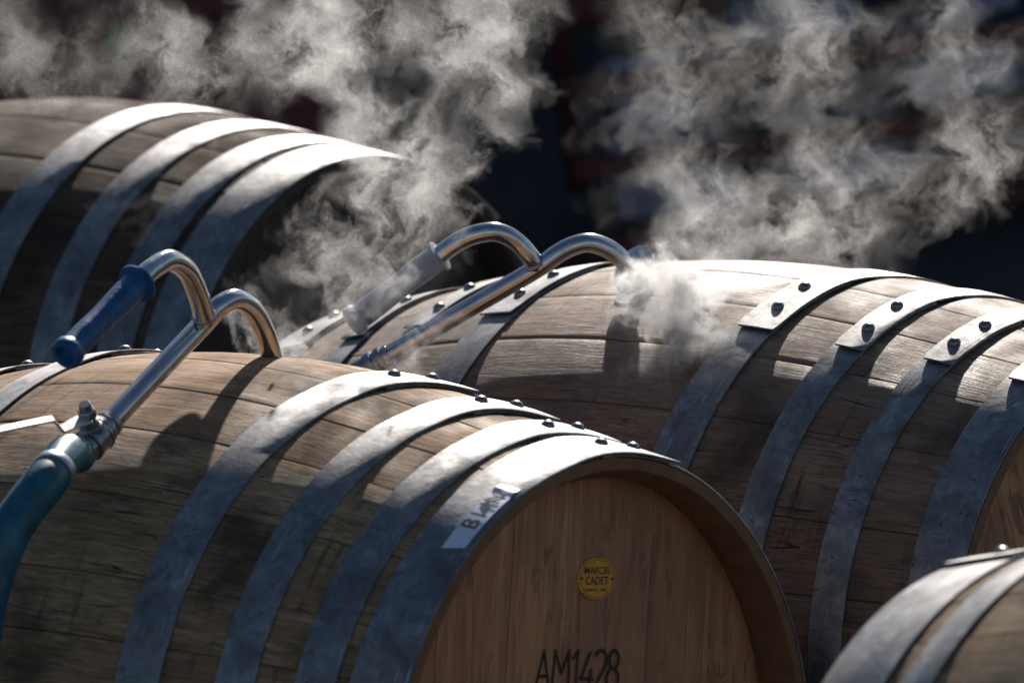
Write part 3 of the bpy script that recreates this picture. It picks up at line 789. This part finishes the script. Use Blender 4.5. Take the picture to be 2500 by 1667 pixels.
def puff_line(pts, n=6):
    """pts: (place, radius, weight) -> puffs laid between them"""
    out = []
    for (a, ra, wa), (b, rb, wb) in zip(pts, pts[1:]):
        for k_ in range(n):
            f = k_ / n; out.append((tuple(Vector(a).lerp(Vector(b), f)), ra + (rb - ra) * f, wa + (wb - wa) * f))
    a, r_, w_ = pts[-1]; out.append((tuple(a), r_, w_)); return out

V = lambda u, v, y: at(u * 1.0629, v * 1.0629, y)       # picture units of a 2352 wide frame
p1 = []
p1 += puff_line([(V(640, 800, 6.68), .012, .8), (V(595, 765, 6.70), .030, 1.5), (V(650, 710, 6.72), .042, 1.5), (V(760, 660, 6.72), .050, 1.1), (V(850, 600, 6.73), .030, .5), (V(940, 520, 6.74), .034, .7)])
p1 += puff_line([(V(970, 850, 6.74), .018, 1.0), (V(950, 800, 6.74), .020, .7), (V(940, 740, 6.74), .018, .4), (V(1010, 640, 6.75), .026, .8), (V(1000, 540, 6.76), .040, 1.4), (V(985, 430, 6.77), .046, 1.4), (V(930, 330, 6.78), .058, .95), (V(850, 220, 6.78), .058, .8), (V(750, 120, 6.78), .06, .75), (V(640, 30, 6.78), .06, .7)])
p1 += puff_line([(V(960, 330, 6.78), .05, .8), (V(1040, 200, 6.78), .06, .8), (V(1120, 90, 6.79), .06, .7), (V(1130, -30, 6.79), .06, .6)])
p1 += puff_line([(V(860, 60, 6.78), .05, .5), (V(960, 10, 6.78), .05, .5)])
p1 += puff_line([(V(720, 150, 6.77), .05, .45), (V(520, 150, 6.76), .05, .36), (V(400, 90, 6.76), .05, .30), (V(200, 90, 6.76), .06, .24), (V(20, 60, 6.76), .06, .22)])
p1 += puff_line([(V(690, 470, 6.74), .018, .35), (V(740, 540, 6.74), .03, .5), (V(800, 600, 6.74), .03, .6)])
p1 += puff_line([(V(230, 420, 6.74), .025, .10), (V(320, 450, 6.74), .025, .12)])
steam('steam_plume', (-.56, 6.62, 2.33 - 1.66), (.10, 6.88, 2.33 - 1.06), .0016, p1, 21, 'pale steam curling up from the bung of the lettered barrel')
p2 = []
p2 += puff_line([(V(1495, 670, 7.09), .022, 3), (V(1515, 715, 7.05), .040, 10), (V(1530, 780, 7.0), .044, 9), (V(1550, 860, 6.97), .036, 4)])
p2 += puff_line([(V(1520, 620, 7.12), .022, .9), (V(1580, 585, 7.14), .036, 1.4), (V(1680, 560, 7.15), .046, 1.6), (V(1800, 550, 7.18), .046, 1.5), (V(1950, 560, 7.18), .040, .8), (V(2060, 590, 7.2), .025, .5)])
p2 += puff_line([(V(1600, 660, 7.07), .040, 11), (V(1680, 700, 7.02), .034, 3), (V(1780, 710, 7.0), .022, .45), (V(1820, 760, 6.98), .02, .35)])
p2 += puff_line([(V(1640, 540, 7.12), .05, .7), (V(1560, 420, 7.14), .06, .5), (V(1500, 300, 7.14), .055, .42), (V(1620, 200, 7.16), .06, .45), (V(1800, 160, 7.16), .06, .5), (V(1850, 60, 7.16), .06, .5), (V(1600, 20, 7.16), .06, .4)])
p2 += puff_line([(V(1850, 540, 7.15), .045, .7), (V(2050, 480, 7.16), .05, .65), (V(2180, 390, 7.16), .05, .65), (V(2260, 260, 7.16), .05, .65), (V(2200, 140, 7.16), .05, .5), (V(2120, 60, 7.16), .05, .35)])
p2 += puff_line([(V(1650, 430, 7.16), .06, .5), (V(1800, 400, 7.16), .06, .5), (V(1980, 340, 7.16), .06, .45), (V(2080, 220, 7.16), .06, .4), (V(2300, 150, 7.16), .05, .35)])
p2 += puff_line([(V(1700, 300, 7.16), .055, .45), (V(1900, 250, 7.16), .055, .45)])
p2 += puff_line([(V(1420, 470, 7.14), .035, .25), (V(1440, 220, 7.14), .045, .3), (V(1480, 80, 7.16), .05, .3)])
steam('steam_plume', (.02, 6.88, 2.33 - 1.74), (.66, 7.26, 2.33 - 1.12), .0018, p2, 14.5, 'wide veil of steam rising from the grey right barrel')
